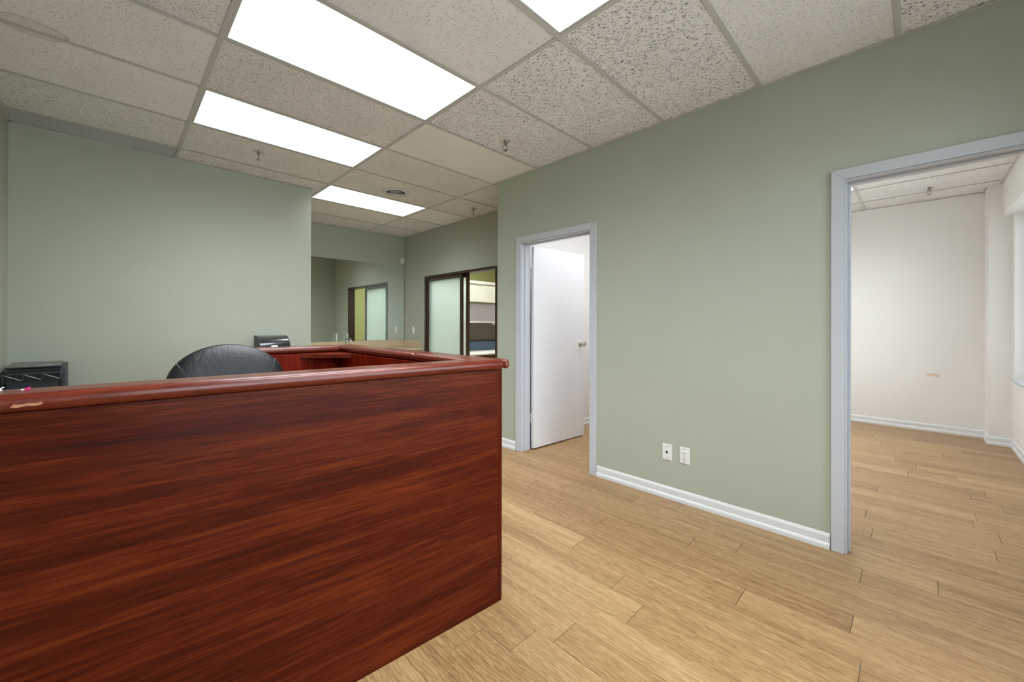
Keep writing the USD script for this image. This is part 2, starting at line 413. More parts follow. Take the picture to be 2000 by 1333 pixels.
def window(name, hole, label, n):
    x0, x1, z0, z1 = hole
    g = S(name, label, "window")
    y0, y1 = YF - 0.16, YF - 0.11
    obj("frame", cat(bev(x0, x1, y0, y1, z0, z0 + 0.05), bev(x0, x1, y0, y1, z1 - 0.05, z1), bev(x0, x0 + 0.05, y0, y1, z0 + 0.05, z1 - 0.05), bev(x1 - 0.05, x1, y0, y1, z0 + 0.05, z1 - 0.05),
                     *[bev(x0 + (x1 - x0) * k / n - 0.022, x0 + (x1 - x0) * k / n + 0.022, y0, y1, z0 + 0.05, z1 - 0.05) for k in range(1, n)]), "trim_paint", g)
    for k in range(n):
        a = x0 + (x1 - x0) * k / n + 0.022; b = x0 + (x1 - x0) * (k + 1) / n - 0.022
        obj("pane", box(a, b, y0 + 0.02, y0 + 0.026, z0 + 0.045, z1 - 0.045), "window_glass", g)
    obj("sill", bev(x0 - 0.02, x1 + 0.02, YF - 0.11, YF + 0.022, z0 - 0.022, z0 + 0.002, 0.004), "trim_paint", g)
    return g
window("window_1", WIN1, "white framed office window at the right edge", 3)
window("window_2", WIN2, "front window of the reception room behind the camera", 2)
obj("pavement", box(-15, 22, -25, YF - 0.21, -0.12, -0.02), "paving", label="grey pavement outside the windows", cat="pavement", kind="structure")

# ------------------------------------------------------------------ floor
fl = S("floor", "light oak plank floor running through all the rooms", "floor")
obj("subfloor", box(XL - 0.2, 7.2, YF - 0.2, YM + 0.2, -0.10, -0.006), "deck_grey", fl)
PW, PL = 0.1485, 1.21
known = {20: 1.193, 23: .065, 21: .119, 24: 1.015, 26: .869, 19: .965, 14: .193, 17: .837, 15: .785, 13: .926, 10: .224, 8: .176, 11: .854, 5: 1.128, 4: .184,
         0: .560, 1: .182, -1: .137, 2: .900, 3: .688, -2: 1.009, -3: .847, -4: .307, -6: 1.086}
gap = 0.0007
def plank(x0, x1, y0, y1):
    b = 0.0011
    x0 += gap / 2; x1 -= gap / 2; y0 += 0.0009; y1 -= 0.0009
    dz = rng.uniform(-0.0003, 0.0)
    v = [(x0, y0, -0.006), (x1, y0, -0.006), (x1, y1, -0.006), (x0, y1, -0.006),
         (x0, y0, dz - b), (x1, y0, dz - b), (x1, y1, dz - b), (x0, y1, dz - b),
         (x0 + b * .5, y0 + b, dz), (x1 - b * .5, y0 + b, dz), (x1 - b * .5, y1 - b, dz), (x0 + b * .5, y1 - b, dz)]
    q = []
    for s in (0, 4):
        for i in range(4):
            j = (i + 1) % 4
            q.append((s + i, s + j, s + 4 + j, s + 4 + i))
    q.append((8, 9, 10, 11))
    m = usdkit.mesh(stage, "/World/floor/" + numbered("/World/floor", "plank"), (np.array(v), np.array(q)), M["oak_plank"])
    pv = UsdGeom.PrimvarsAPI(m)
    pv.CreatePrimvar("tone", Sdf.ValueTypeNames.FloatArray, "vertex").Set(Vt.FloatArray([tone_now] * 12))
    sd = rng.uniform(0, 40, 3)
    pv.CreatePrimvar("seed", Sdf.ValueTypeNames.Float3Array, "vertex").Set(Vt.Vec3fArray([Gf.Vec3f(*map(float, sd))] * 12))
count = 0
for k in range(-18, 34):
    x0 = 1.970 + PW * k; x1 = x0 + PW
    if x0 < XL: x0 = XL
    if x0 > XO: break
    off = known.get(k, float(rng.uniform(0, PL)))
    if x1 <= XA + 0.02: y_lo, y_hi = YF, 4.6
    elif x0 < 3.64: y_lo, y_hi = YF, 6.05
    else: y_lo, y_hi = YF, 2.88
    if k < -6: y_hi = 2.0
    y = off - 2 * PL
    while y < y_hi:
        a, b = max(y, y_lo - 0.01), min(y + PL, y_hi)
        if b - a > 0.02:
            tone_now = float(np.clip(rng.normal(0.0, 0.045), -0.09, 0.09))
            plank(x0, x1, a, b); count += 1
        y += PL
ext = [box(XL, 1.970 - 6 * PW, 2.0, YC, -0.006, -0.0005), box(0.57, XA, 4.6, YM, -0.006, -0.0005), box(3.60, 7.0, YR1, YM, -0.006, -0.0005)]
for e in ext:
    m = usdkit.mesh(stage, "/World/floor/" + numbered("/World/floor", "floor_sheet"), e, M["oak_plank"])

# ------------------------------------------------------------------ ceiling
ce = S("ceiling", "suspended ceiling of speckled beige tiles in a metal grid", "ceiling")
obj("deck", box(XL - 0.2, 7.2, YF - 0.25, YM + 0.2, TOP, TOP + 0.05), "deck_grey", ce)
lights = []   # cells taken by lamps: (x0, x1, y0, y1)
def gy(k): return GY0 + T * k
LAMPS = [(R1, R2, gy(3), gy(4)), (R1, R2, gy(5), gy(6)), (R1, R2, gy(1), gy(2)), (R2, R3, gy(7), gy(8)), (R1, R2, gy(-1), gy(0))]
GRILLE = (XL, R1, gy(7), YC)
def clip(c, r):
    a = (max(c[0], r[0]), min(c[1], r[1]), max(c[2], r[2]), min(c[3], r[3]))
    return a if a[1] - a[0] > 0.03 and a[3] - a[2] > 0.03 else None
def put_tile(c, material):
    g = 0.004
    obj("ceiling_tile", bev(c[0] + g, c[1] - g, c[2] + g, c[3] - g, H + 0.004, H + 0.018, 0.0015), material, ce)
def bar(name, x0, x1, y0, y1):
    obj(name, cat(box(x0, x1, y0, y1, H - 0.0005, H + 0.0012), box(*( (x0, x1, (y0 + y1) / 2 - 0.002, (y0 + y1) / 2 + 0.002) if x1 - x0 > y1 - y0 else ((x0 + x1) / 2 - 0.002, (x0 + x1) / 2 + 0.002, y0, y1)), H, H + 0.035)), "grid_metal", ce)
W2 = 0.012
MAIN = (XL, XA, YF, YC)
REC = [(XC, XA, YC, YM), (0.57, XC, YC2, YM), (XA, XB, YR1, YM)]
cols = [(R1 - 2 * T, R1), (R1, R2), (R2, R3), (R3, R3 + 2 * T)]
def same(a, b): return all(abs(i - j) < 0.01 for i, j in zip(a, b))
STAIN_ROWS = {(0, 5): "tile_stained", (0, 4): "tile_stained"}
PICK = {(0, 6): "tile_worm", (0, 7): "tile_worm", (0, 3): "tile_worm", (0, 2): "tile_pinhole", (1, 4): "tile_worm", (1, 6): "tile_worm", (1, 2): "tile_pinhole",
        (2, 4): "tile_fine", (2, 3): "tile_fissured", (2, 2): "tile_fissured", (2, 1): "tile_fissured", (2, 0): "tile_pinhole", (2, -1): "tile_fissured", (2, 5): "tile_worm", (2, 6): "tile_worm"}
PICK[(0, 5)] = "tile_stained"; PICK[(0, 4)] = "tile_stained"
for ci, (cx0, cx1) in enumerate(cols):
    for k in range(-2, 10):
        cell = (cx0, cx1, gy(k), gy(k + 1))
        if any(same(cell, l) for l in LAMPS):
            continue
        for rect in [MAIN] + REC:
            c = clip(cell, rect)
            if c is None or same(c, GRILLE):
                continue
            put_tile(c, PICK.get((ci, k), ["tile_worm", "tile_pinhole", "tile_fissured"][(ci + k) % 3]))
for xr, y0, y1 in ((R1, YF, YC), (R2, YF, YM), (R3, YR1, YM)):
    bar("main_runner", xr - W2, xr + W2, y0, y1)
for k in range(-1, 10):
    y = gy(k)
    for (a, b) in cols:
        for rect in [MAIN] + REC:
            if rect[2] + 0.02 < y < rect[3] - 0.02:
                a2, b2 = max(a + W2, rect[0]), min(b - W2, rect[1])
                if b2 - a2 > 0.05 and not (a < 0.57 and rect is REC[1]):
                    bar("cross_tee", a2, b2, y - W2, y + W2)
def angle(p0, p1):   # perimeter moulding; the room lies to the left of p0 -> p1
    obj("wall_angle", prism([(0, -0.002), (0.020, -0.002), (0.020, 0.0008), (0.0022, 0.0008), (0.0022, 0.022), (0, 0.022)], (*p0, H), (*p1, H)), "grid_metal", ce)
for p0, p1 in (((XA, YF), (XA, YR1)), ((XA, YR1), (XB, YR1)), ((XB, YR1), (XB, YM)), ((XB, YM), (0.57, YM)), ((XC, YC2), (XC, YC)), ((XC, YC), (XL, YC)), ((XL, YC), (XL, YF)), ((XL, YF), (XA, YF))):
    angle(p0, p1)
# right hand office: tiles run the other way
OX = [3.319, 3.928, 4.537, 5.146, 5.755, 6.364, XO]
OY = [-0.648, 0.440, 1.66]
LAMPS2 = [(5.146, 5.755, 0.440, 1.66), (3.928, 4.537, 0.440, 1.66)]
OFF = (XA2, XO, YF, 1.70)
xs = [XA2] + OX
for i in range(len(xs) - 1):
    for (a, b) in ((-0.780, 0.440), (0.440, 1.66), (1.66, 1.70)):
        cell = (xs[i], xs[i + 1], a, b)
        if any(same(cell, l) for l in LAMPS2): continue
        c = clip(cell, OFF)
        if c: put_tile(c, "tile_office")
for x in OX[:-1]:
    bar("cross_tee", x - 0.009, x + 0.009, YF, 1.70)
bar("main_runner", XA2, XO, 0.440 - 0.010, 0.440 + 0.016); bar("main_runner", XA2, XO, 1.66 - W2, 1.66 + W2)
angle((XO, -0.553), (XO, 1.70)); angle((XA2, -0.648), (6.60, -0.648)); angle((6.60, -0.553), (XO, -0.553)); angle((6.60, -0.648), (6.60, -0.553))
# near office and cubicle room
LAMPS3 = [(2.954, 4.1732, 1.80, 2.4096), (4.1732, 5.3924, 1.80, 2.4096), (3.635, 4.8542, 3.6516, 4.2612), (3.635, 4.8542, 4.8708, 5.4804), (4.8542, 6.0734, 4.2612, 4.8708)]
for (rx0, rx1, ry0, ry1) in ((XA2, XO, 1.80, YR0), (XB2, 7.0, YR1, YM)):
    x = rx0
    while x < rx1 - 0.05:
        y = ry0 if ry0 < 2 else ry0 - (YR1 - 3.042)
        while y < ry1 - 0.05:
            c = (x, min(x + 2 * T, rx1), y, min(y + T, ry1))
            if not any(same(c, l) for l in LAMPS3):
                put_tile(c, "tile_office")
            bar("cross_tee", c[0], c[1], c[3] - W2, min(c[3] + W2, ry1))
            y += T
        bar("main_runner", min(x + 2 * T, rx1) - W2, min(x + 2 * T, rx1), ry0, ry1)
        x += 2 * T

def troffer(c, label, lens="lamp_lens", group="recessed fluorescent ceiling lights"):
    L, Wd = c[1] - c[0], c[3] - c[2]
    t = thing("ceiling_light", label, "ceiling light", ((c[0] + c[1]) / 2, (c[2] + c[3]) / 2, H), 0, group)
    a, b = L / 2 - W2 - 0.001, Wd / 2 - W2 - 0.001
    f = 0.010
    obj("housing", cat(box(-a, a, -b, b, 0.060, 0.064), box(-a, a, -b, -b + 0.002, 0.001, 0.06), box(-a, a, b - 0.002, b, 0.001, 0.06), box(-a, -a + 0.002, -b, b, 0.001, 0.06), box(a - 0.002, a, -b, b, 0.001, 0.06)), "fixture_white", t)
    obj("rim", cat(bev(-a, a, -b, -b + f, 0.0015, 0.008, 0.001), bev(-a, a, b - f, b, 0.0015, 0.008, 0.001), bev(-a, -a + f, -b + f, b - f, 0.0015, 0.008, 0.001), bev(a - f, a, -b + f, b - f, 0.0015, 0.008, 0.001)), "grid_metal", t)
    obj("lens", box(-a + f, a - f, -b + f, b - f, 0.004, 0.007), lens, t)
    return t
troffer(LAMPS[0], "largest lit fluorescent ceiling panel, directly above the reception desk")
troffer(LAMPS[1], "lit ceiling panel next before the desk wall, middle one of the row")
troffer(LAMPS[2], "lit ceiling panel cut off by the top edge of the photo")
troffer(LAMPS[3], "smallest lit ceiling panel, in the mirror alcove")
troffer(LAMPS[4], "lit ceiling panel behind the camera by the front window")
troffer(LAMPS2[0], "lit office ceiling panel showing as a white sliver in the right doorway", "office_lens")
troffer(LAMPS2[1], "lit office ceiling panel hidden by the long green wall", "office_lens")
for c, l in zip(LAMPS3, ("lit ceiling panel just inside the office with the open white door", "lit ceiling panel farther inside the office with the open white door", "lit ceiling panel in the lime green room just inside the sliding door opening", "lit ceiling panel in the lime green room behind the frosted glass", "lit ceiling panel farthest into the lime green room")):
    troffer(c, l, "near_office_lens" if c[2] < 2 else "cubicle_lens")

# egg-crate return grille along the desk wall
gx0, gx1, gy0_, gy1_ = XL + 0.02, R1 - W2, gy(7) + W2, YC - 0.02
t = thing("return_air_grille", "grey egg crate air grille along the ceiling edge at left", "air grille", ((gx0 + gx1) / 2, (gy0_ + gy1_) / 2, H))
a, b = (gx1 - gx0) / 2, (gy1_ - gy0_) / 2
obj("back_plate", box(-a, a, -b, b, 0.030, 0.032), "deck_grey", t)
lou = []
n = 44
for i in range(n + 1):
    x = -a + 2 * a * i / n
    lou.append(box(max(x - 0.0009, -a), min(x + 0.0009, a), -b, b, 0.004, 0.016))
for j in range(15):
    y = -b + 2 * b * j / 14
    lou.append(box(-a, a, max(y - 0.0009, -b), min(y + 0.0009, b), 0.004, 0.016))
obj("louver_lattice", cat(lou), "fixture_white", t, kind="stuff")

# ------------------------------------------------------------------ trim: baseboards, casings
BASE = [(0, 0), (0.017, 0), (0.017, 0.020), (0.013, 0.030), (0.0095, 0.034), (0.0095, 0.070), (0.006, 0.078), (0.003, 0.084), (0, 0.086)]
def baseboard(name, runs, label):
    g = S(name, label, "baseboard")
    for p0, p1 in runs:
        obj("board", prism(BASE, (*p0, 0), (*p1, 0)), "baseboard_paint", g)
CW = 0.056
baseboard("baseboard_right", [((XA, D2[1] + CW), (XA, D1[0] - CW)), ((XA, D1[1] + CW), (XA, YR1)), ((XA, YR1), (XB, YR1))], "white baseboard along the foot of the long green wall")
baseboard("baseboard_alcove", [((XB, YR1), (XB, SD[0])), ((XB, SD[1]), (XB, 5.60))], "white baseboard along the alcove sliding door wall")
baseboard("baseboard_left", [((XL, YC), (XL, YF))], "white baseboard along the left side wall")
baseboard("baseboard_back", [((XC, YC), (XL, YC))], "white baseboard on the green wall behind the desk")
baseboard("baseboard_front", [((XL, YF), (XA, YF)), ((XA2, YF), (6.515, YF)), ((6.515, YF), (6.515, -0.553 + 0.017)), ((6.515 - 0.0, -0.553), (XO, -0.553))], "white baseboard of the front wall and its office corner pilaster")
baseboard("baseboard_office_far", [((XO, -0.553), (XO, 1.70))], "white baseboard on the far wall of the right office")
baseboard("baseboard_office_near", [((XO, YR0), (XA2, YR0))], "white baseboard seen past the open white door")

def casing(name, D, label):
    g = S(name, label, "door frame")
    y0, y1, _, zt = D
    th, lip = 0.016, 0.006
    for s, side in ((-1, XA), (1, XA2)):
        xo, xi = (side - th, side) if s < 0 else (side, side + th)
        iy0, iy1, iz = y0 + lip, y1 - lip, zt - lip
        oy0, oy1, oz = iy0 - CW, iy1 + CW, iz + CW
        for poly in ([(oy0, 0), (iy0, 0), (iy0, iz), (oy0, oz)], [(iy1, 0), (oy1, 0), (oy1, oz), (iy1, iz)], [(iy0, iz), (iy1, iz), (oy1, oz), (oy0, oz)]):
            c = np.array(poly, float); mid = c.mean(0)
            fr = [tuple(p + (mid - p) / np.linalg.norm(mid - p) * 0.0022) for p in c]
            face = xo if s < 0 else xi; wall = xi if s < 0 else xo
            pts = [(wall, *p) for p in c] + [(face - s * 0.002, *p) for p in c] + [(face, *p) for p in fr]
            obj("casing", hull(pts), "trim_paint", g)
    jx0, jx1 = XA - 0.004, XA2 + 0.004
    jt = 0.016
    obj("jamb", box(jx0, jx1, y0, y0 + jt, 0, zt), "trim_paint", g); obj("jamb", box(jx0, jx1, y1 - jt, y1, 0, zt), "trim_paint", g)
    obj("head_jamb", box(jx0, jx1, y0 + jt, y1 - jt, zt - jt, zt), "trim_paint", g)
    sx0, sx1 = XA2 - 0.078, XA2 - 0.042
    obj("stop", cat(bev(sx0, sx1, y0 + jt, y0 + jt + 0.011, 0, zt - jt), bev(sx0, sx1, y1 - jt - 0.011, y1 - jt, 0, zt - jt), bev(sx0, sx1, y0 + jt + 0.011, y1 - jt - 0.011, zt - jt - 0.011, zt - jt)), "trim_paint", g)
casing("trim_1", D1, "white door frame of the doorway with the open door")
casing("trim_2", D2, "white frame of the empty doorway at right")

# open white door leaf, hinged at the far jamb, swung into the near office
t = thing("door_1", "white flat door standing open into the near office", "door", (XA2 + 0.012, D1[1] - 0.016, 0.0), -4.2, kind="structure")
obj("leaf", bev(0.004, 0.784, -0.040, -0.004, 0.012, 2.026, 0.002), "door_paint", t)
kx, kz = 0.722, 1.030
for s, y0 in ((-1, -0.040), (1, -0.004)):
    prof = [(0.0, 0.0), (0.031, 0.0), (0.031, 0.004), (0.026, 0.009), (0.012, 0.011), (0.0115, 0.030), (0.016, 0.036), (0.0255, 0.046), (0.027, 0.056), (0.024, 0.064), (0.0, 0.066)]
    k = lathe(prof, 28)
    k.apply_transform(trimesh.transformations.rotation_matrix(math.pi / 2 * (1 if s < 0 else -1), (1, 0, 0)))
    k.apply_translation((kx, y0, kz))
    obj("knob", k, "nickel", t, smooth=35, label="satin nickel round door knob")
for hz in (0.27, 1.72):
    obj("hinge", cat([cyl((-0.004, 0.004, hz + i * 0.018), (-0.004, 0.004, hz + i * 0.018 + 0.0165), 0.006, 14) for i in range(5)] + [box(-0.004, 0.022, -0.005, -0.003, hz, hz + 0.09)]), "nickel", t, label="steel butt hinge")
obj("latch_plate", box(0.7835, 0.7855, -0.034, -0.010, kz - 0.028, kz + 0.028), "nickel", t)

# ------------------------------------------------------------------ sliding glass door
t = thing("door_2", "brown framed sliding door of frosted glass in the alcove", "door", (0, 0, 0), kind="structure")
y0, y1, _, zt = SD
fx0, fx1 = XB - 0.008, XB2 + 0.008
obj("jamb", bev(fx0, fx1, y1 - 0.030, y1 + 0.004, 0, zt), "bronze_frame", t)
obj("jamb", bev(fx0, fx1, y0 - 0.004, y0 + 0.026, 0, zt), "bronze_frame", t)
obj("head_track", bev(fx0, fx1, y0 + 0.026, y1 - 0.030, zt - 0.030, zt + 0.004), "bronze_frame", t)
obj("floor_track", bev(XB + 0.01, XB2 - 0.01, y0 + 0.026, y1 - 0.030, 0.0, 0.012), "bronze_frame", t)
def leaf(x0, a, b, s0, s1, top):
    x1 = x0 + 0.032
    obj("stile", bev(x0, x1, a, a + s0, 0.012, zt - 0.032), "bronze_frame", t)
    obj("stile", bev(x0, x1, b - s1, b, 0.012, zt - 0.032), "bronze_frame", t)
    obj("top_rail", bev(x0, x1, a + s0, b - s1, zt - 0.032 - top, zt - 0.032), "bronze_frame", t)
    obj("bottom_rail", bev(x0, x1, a + s0, b - s1, 0.012, 0.13), "bronze_frame", t)
    obj("glass_panel", box(x0 + 0.012, x0 + 0.019, a + s0 - 0.004, b - s1 + 0.004, 0.126, zt - 0.028 - top), "frosted_glass", t, label="frosted mint glass panel")
leaf(XB + 0.012, 4.535, y1 - 0.031, 0.052, 0.052, 0.050)
leaf(XB + 0.062, 4.455, y1 - 0.060, 0.052, 0.040, 0.050)
obj("pull_handle", cat(cyl((XB + 0.045, 4.470, 1.02), (XB + 0.060, 4.470, 1.02), 0.006), cyl((XB + 0.045, 4.470, 0.90), (XB + 0.060, 4.470, 0.90), 0.006)), "nickel", t)

# ------------------------------------------------------------------ alcove: mirror, sink counter, tap, detector, switch
t = thing("wall_mirror", "large frameless mirror above the sink counter in the alcove", "mirror", (1.98, YM, 0.985))
obj("glass", bev(-1.40, XB - 0.012 - 1.98, -0.016, -0.008, 0, 1.235, 0.0015), "mirror_glass", t)
obj("backing", box(-1.40, XB - 0.014 - 1.98, -0.008, 0, 0.002, 1.233), "mirror_edge", t)
t = thing("sink_counter", "speckled beige counter with backsplash below the mirror", "counter", (1.98, YM, 0.82))
cx0, cx1 = 0.58 - 1.98, XB - 0.001 - 1.98
obj("worktop", cat(bev(cx0, cx1, -0.53, -0.001, 0.0, 0.042, 0.006), cyl((cx0, -0.53, 0.021), (cx1, -0.53, 0.021), 0.021, 20)), "speckled_stone", t, smooth=40)
obj("backsplash", bev(cx0, cx1, -0.022, -0.002, 0.042, 0.162, 0.003), "speckled_stone", t)
obj("side_splash", bev(cx1 - 0.020, cx1, -0.535, -0.022, 0.042, 0.162, 0.003), "speckled_stone", t)
obj("basin", lathe([(0.0, 0.018), (0.12, 0.022), (0.165, 0.043), (0.185, 0.050), (0.190, 0.046), (0.188, 0.042)], 36, (2.45 - 1.98, -0.27, 0.0)), "chrome", t, smooth=40)
t = thing("sink_cabinet", "white cupboard under the speckled sink counter", "cabinet", (1.98, YM, 0))
obj("carcass", box(cx0 + 0.01, cx1 - 0.04, -0.47, -0.01, 0.09, 0.818), "white_plastic", t)
obj("plinth", box(cx0 + 0.01, cx1 - 0.04, -0.42, -0.02, 0.0, 0.09), "dark_cavity", t)
nd = 6
for i in range(nd):
    a = cx0 + 0.014 + (cx1 - cx0 - 0.055) * i / nd; b = cx0 + 0.014 + (cx1 - cx0 - 0.055) * (i + 1) / nd - 0.004
    dr = obj("door", bev(a, b, -0.490, -0.471, 0.10, 0.79, 0.002), "white_plastic", t)
    hx = b - 0.04 if i % 2 == 0 else a + 0.04
    obj("handle", cat(cyl((hx, -0.515, 0.62), (hx, -0.515, 0.74), 0.005), cyl((hx, -0.515, 0.64), (hx, -0.489, 0.64), 0.004), cyl((hx, -0.515, 0.72), (hx, -0.489, 0.72), 0.004)), "chrome", dr.GetPrim() if hasattr(dr, "GetPrim") else dr)
t = thing("faucet", "chrome pillar tap standing in front of the mirror", "faucet", (2.45, 5.895, 0.862))
obj("body", cat(lathe([(0, 0), (0.034, 0), (0.034, 0.006), (0.0235, 0.010), (0.0235, 0.234), (0.021, 0.238), (0, 0.238)], 28)), "chrome", t, smooth=35)
obj("spout", cat(bev(-0.013, 0.013, -0.135, -0.015, 0.150, 0.172, 0.004), cyl((0, -0.122, 0.150), (0, -0.122, 0.138), 0.009)), "chrome", t, smooth=35)
obj("lever", cat(cyl((0.02, 0, 0.165), (0.045, 0, 0.165), 0.013), tube([(0.043, 0, 0.165), (0.058, -0.008, 0.145), (0.066, -0.012, 0.120)], 0.005)), "chrome", t, smooth=35)
t = thing("motion_detector", "small white motion detector high in the alcove corner", "motion detector", (XB - 0.045, YM, 2.262))
obj("body", hull([(-0.030, 0, 0), (0.030, 0, 0), (-0.030, 0, 0.105), (0.030, 0, 0.105), (-0.024, -0.034, 0.010), (0.024, -0.034, 0.010), (-0.026, -0.040, 0.080), (0.026, -0.040, 0.080), (-0.026, -0.020, 0.103), (0.026, -0.020, 0.103)]), "white_plastic", t)
obj("sensor_lens", hull([(-0.018, -0.036, 0.022), (0.018, -0.036, 0.022), (-0.019, -0.041, 0.060), (0.019, -0.041, 0.060), (0, -0.045, 0.040), (-0.018, -0.030, 0.022), (0.018, -0.030, 0.060)]), "fixture_white", t)

def plate(name, label, catg, loc, w=0.070, h=0.115):
    """A cover plate on a wall that faces -x."""
    t = thing(name, label, catg, loc)
    obj("cover_plate", bev(-0.006, 0, -w / 2, w / 2, -h / 2, h / 2, 0.0025), "white_plastic", t)
    return t
t = plate("light_switch", "white rocker light switch beside the sliding door", "light switch", (XB, 5.805, 1.145), 0.072, 0.120)
obj("rocker", hull([(-0.006, -0.017, -0.034), (-0.006, 0.017, -0.034), (-0.006, -0.017, 0.034), (-0.006, 0.017, 0.034), (-0.0115, -0.016, -0.030), (-0.0115, 0.016, -0.030), (-0.0075, -0.016, 0.032), (-0.0075, 0.016, 0.032)]), "white_plastic", t)

# ------------------------------------------------------------------ wall plates on the long wall
def screws(t, zs):
    for z in zs:
        obj("screw", cyl((-0.0068, 0, z), (-0.0055, 0, z), 0.0032, 12), "aged_chrome", t)
t = plate("data_outlet", "white network plate with a blue jack, left of the power outlet", "network outlet", (XA, 1.250, 0.331))
obj("jack_surround", bev(-0.008, -0.005, -0.011, 0.011, -0.012, 0.013, 0.001), "white_plastic", t)
obj("jack", box(-0.0085, -0.006, -0.007, 0.007, -0.008, 0.009), "blue_jack", t, label="blue network jack")
obj("socket_hole", box(-0.0088, -0.0075, -0.0045, 0.0045, -0.005, 0.004), "dark_slot", t)
screws(t, (-0.042, 0.042))
t = plate("power_outlet", "white duplex power outlet right of the network plate", "power outlet", (XA, 1.125, 0.333))
obj("receptacle_face", bev(-0.009, -0.005, -0.0165, 0.0165, -0.034, 0.034, 0.001), "white_plastic", t)
for z in (0.017, -0.017):
    obj("slot", box(-0.0094, -0.0085, 0.005, 0.0075, z - 0.002, z + 0.006), "dark_slot", t)
    obj("slot", box(-0.0094, -0.0085, -0.0085, -0.006, z - 0.001, z + 0.005), "dark_slot", t)
    obj("ground_hole", cyl((-0.0094, 0, z - 0.009), (-0.0085, 0, z - 0.009), 0.0028, 12), "dark_slot", t)
screws(t, (-0.046, 0.046))

# ------------------------------------------------------------------ ceiling devices
def sprinkler(loc, label, rot):
    t = thing("sprinkler_head", label, "sprinkler", loc, rot, "pendent sprinkler heads")
    obj("escutcheon", lathe([(0, 0.002), (0.040, 0.002), (0.041, -0.001), (0.034, -0.006), (0.018, -0.008), (0.012, -0.006), (0, -0.006)], 32), "chrome", t, smooth=40)
    obj("body", cat(lathe([(0, -0.004), (0.011, -0.004), (0.011, -0.022), (0.014, -0.024), (0.014, -0.030), (0.008, -0.034), (0, -0.034)], 16)), "aged_chrome", t)
    for s in (-1, 1):
        obj("frame_arm", tube([(s * 0.011, 0, -0.028), (s * 0.017, 0, -0.042), (s * 0.016, 0, -0.056), (s * 0.007, 0, -0.070), (0, 0, -0.073)], 0.0026, 8), "aged_chrome", t)
    obj("bulb", cyl((0, 0, -0.032), (0, 0, -0.068), 0.0028, 10), "nickel", t)
    obj("deflector", lathe([(0, -0.0735), (0.017, -0.0745), (0.017, -0.077), (0.006, -0.078), (0, -0.078)], 20), "aged_chrome", t)
    return t
s0 = sprinkler((0.874, 3.918, H + 0.004), "sprinkler head by a tan stain, between two lit ceiling panels", 70)
dup(s0, (2.228, 2.306, H + 0.004), -30, "largest sprinkler head, on the tile nearest the long green wall")
dup(s0, (3.240, 3.932, H + 0.004), 40, "smallest sprinkler head, in the alcove ceiling near the sliding door")
dup(s0, (6.190, -0.114, H + 0.004), -60, "sprinkler head on the office ceiling seen through the right doorway")

t = thing("ceiling_diffuser", "round white air diffuser on the alcove ceiling", "air diffuser", (2.228, 4.055, H + 0.004))
obj("rim", lathe([(0.098, 0.0), (0.150, 0.0), (0.151, -0.004), (0.140, -0.011), (0.104, -0.014), (0.098, -0.010), (0.098, 0.0)], 48), "fixture_white", t, smooth=40)
for R, z in ((0.076, -0.006), (0.054, -0.010), (0.033, -0.013)):
    obj("cone", lathe([(R - 0.008, z), (R, -0.022), (R + 0.003, -0.022), (R - 0.005, z), (R - 0.008, z)], 40), "fixture_white", t, smooth=40)
obj("hub", lathe([(0, -0.030), (0.014, -0.029), (0.018, -0.024), (0.012, -0.016), (0, -0.016)], 24), "fixture_white", t, smooth=40)
obj("throat", lathe([(0, -0.001), (0.098, -0.001), (0.098, -0.002), (0, -0.002)], 32), "dark_slot", t)
t = thing("ceiling_disc", "flat white disc on the ceiling of the right office", "ceiling disc", (5.476, 0.258, H + 0.004))
obj("base", lathe([(0, 0), (0.062, 0), (0.062, -0.006), (0.050, -0.010), (0, -0.010)], 40), "fixture_white", t, smooth=40)
obj("cover", lathe([(0, -0.010), (0.042, -0.010), (0.040, -0.018), (0.030, -0.021), (0, -0.022)], 32), "white_plastic", t, smooth=40)

# ------------------------------------------------------------------ reception desk
desk = thing("reception_desk", "large red mahogany U shaped reception desk in front", "reception desk", (1.253, 1.314, 0))
O = np.array([1.253, 1.314])
ang = math.atan(0.085)
U = np.array([math.cos(ang), -math.sin(ang)]); V = np.array([math.sin(ang), math.cos(ang)])
def uv(u, v): return tuple(U * u + V * v)
def wp(x, y): return (x - O[0], y - O[1])
def slab(corners, z0, z1):
    return hull([(*c, z) for c in corners for z in (z0, z1)])
ZP, ZT = 1.046, 1.091
UL = -1.775
obj("front_panel", slab([uv(UL, 0), uv(-0.028, 0), uv(-0.028, 0.030), uv(UL, 0.030)], 0.0004, ZP), "mahogany_panel", desk)
obj("edge_trim", hull([(*uv(u, v), z) for (u, v) in ((-0.0272, 0.0015), (-0.003, 0.0015), (0, 0.004), (0, 0.030), (-0.0272, 0.030)) for z in (0.0004, ZP)]), "mahogany_edge", desk)
obj("gap_strip", slab([uv(UL, 0.008), uv(-0.010, 0.008), uv(-0.010, 0.10), uv(UL, 0.10)], ZP, ZT - 0.040), "dark_cavity", desk)
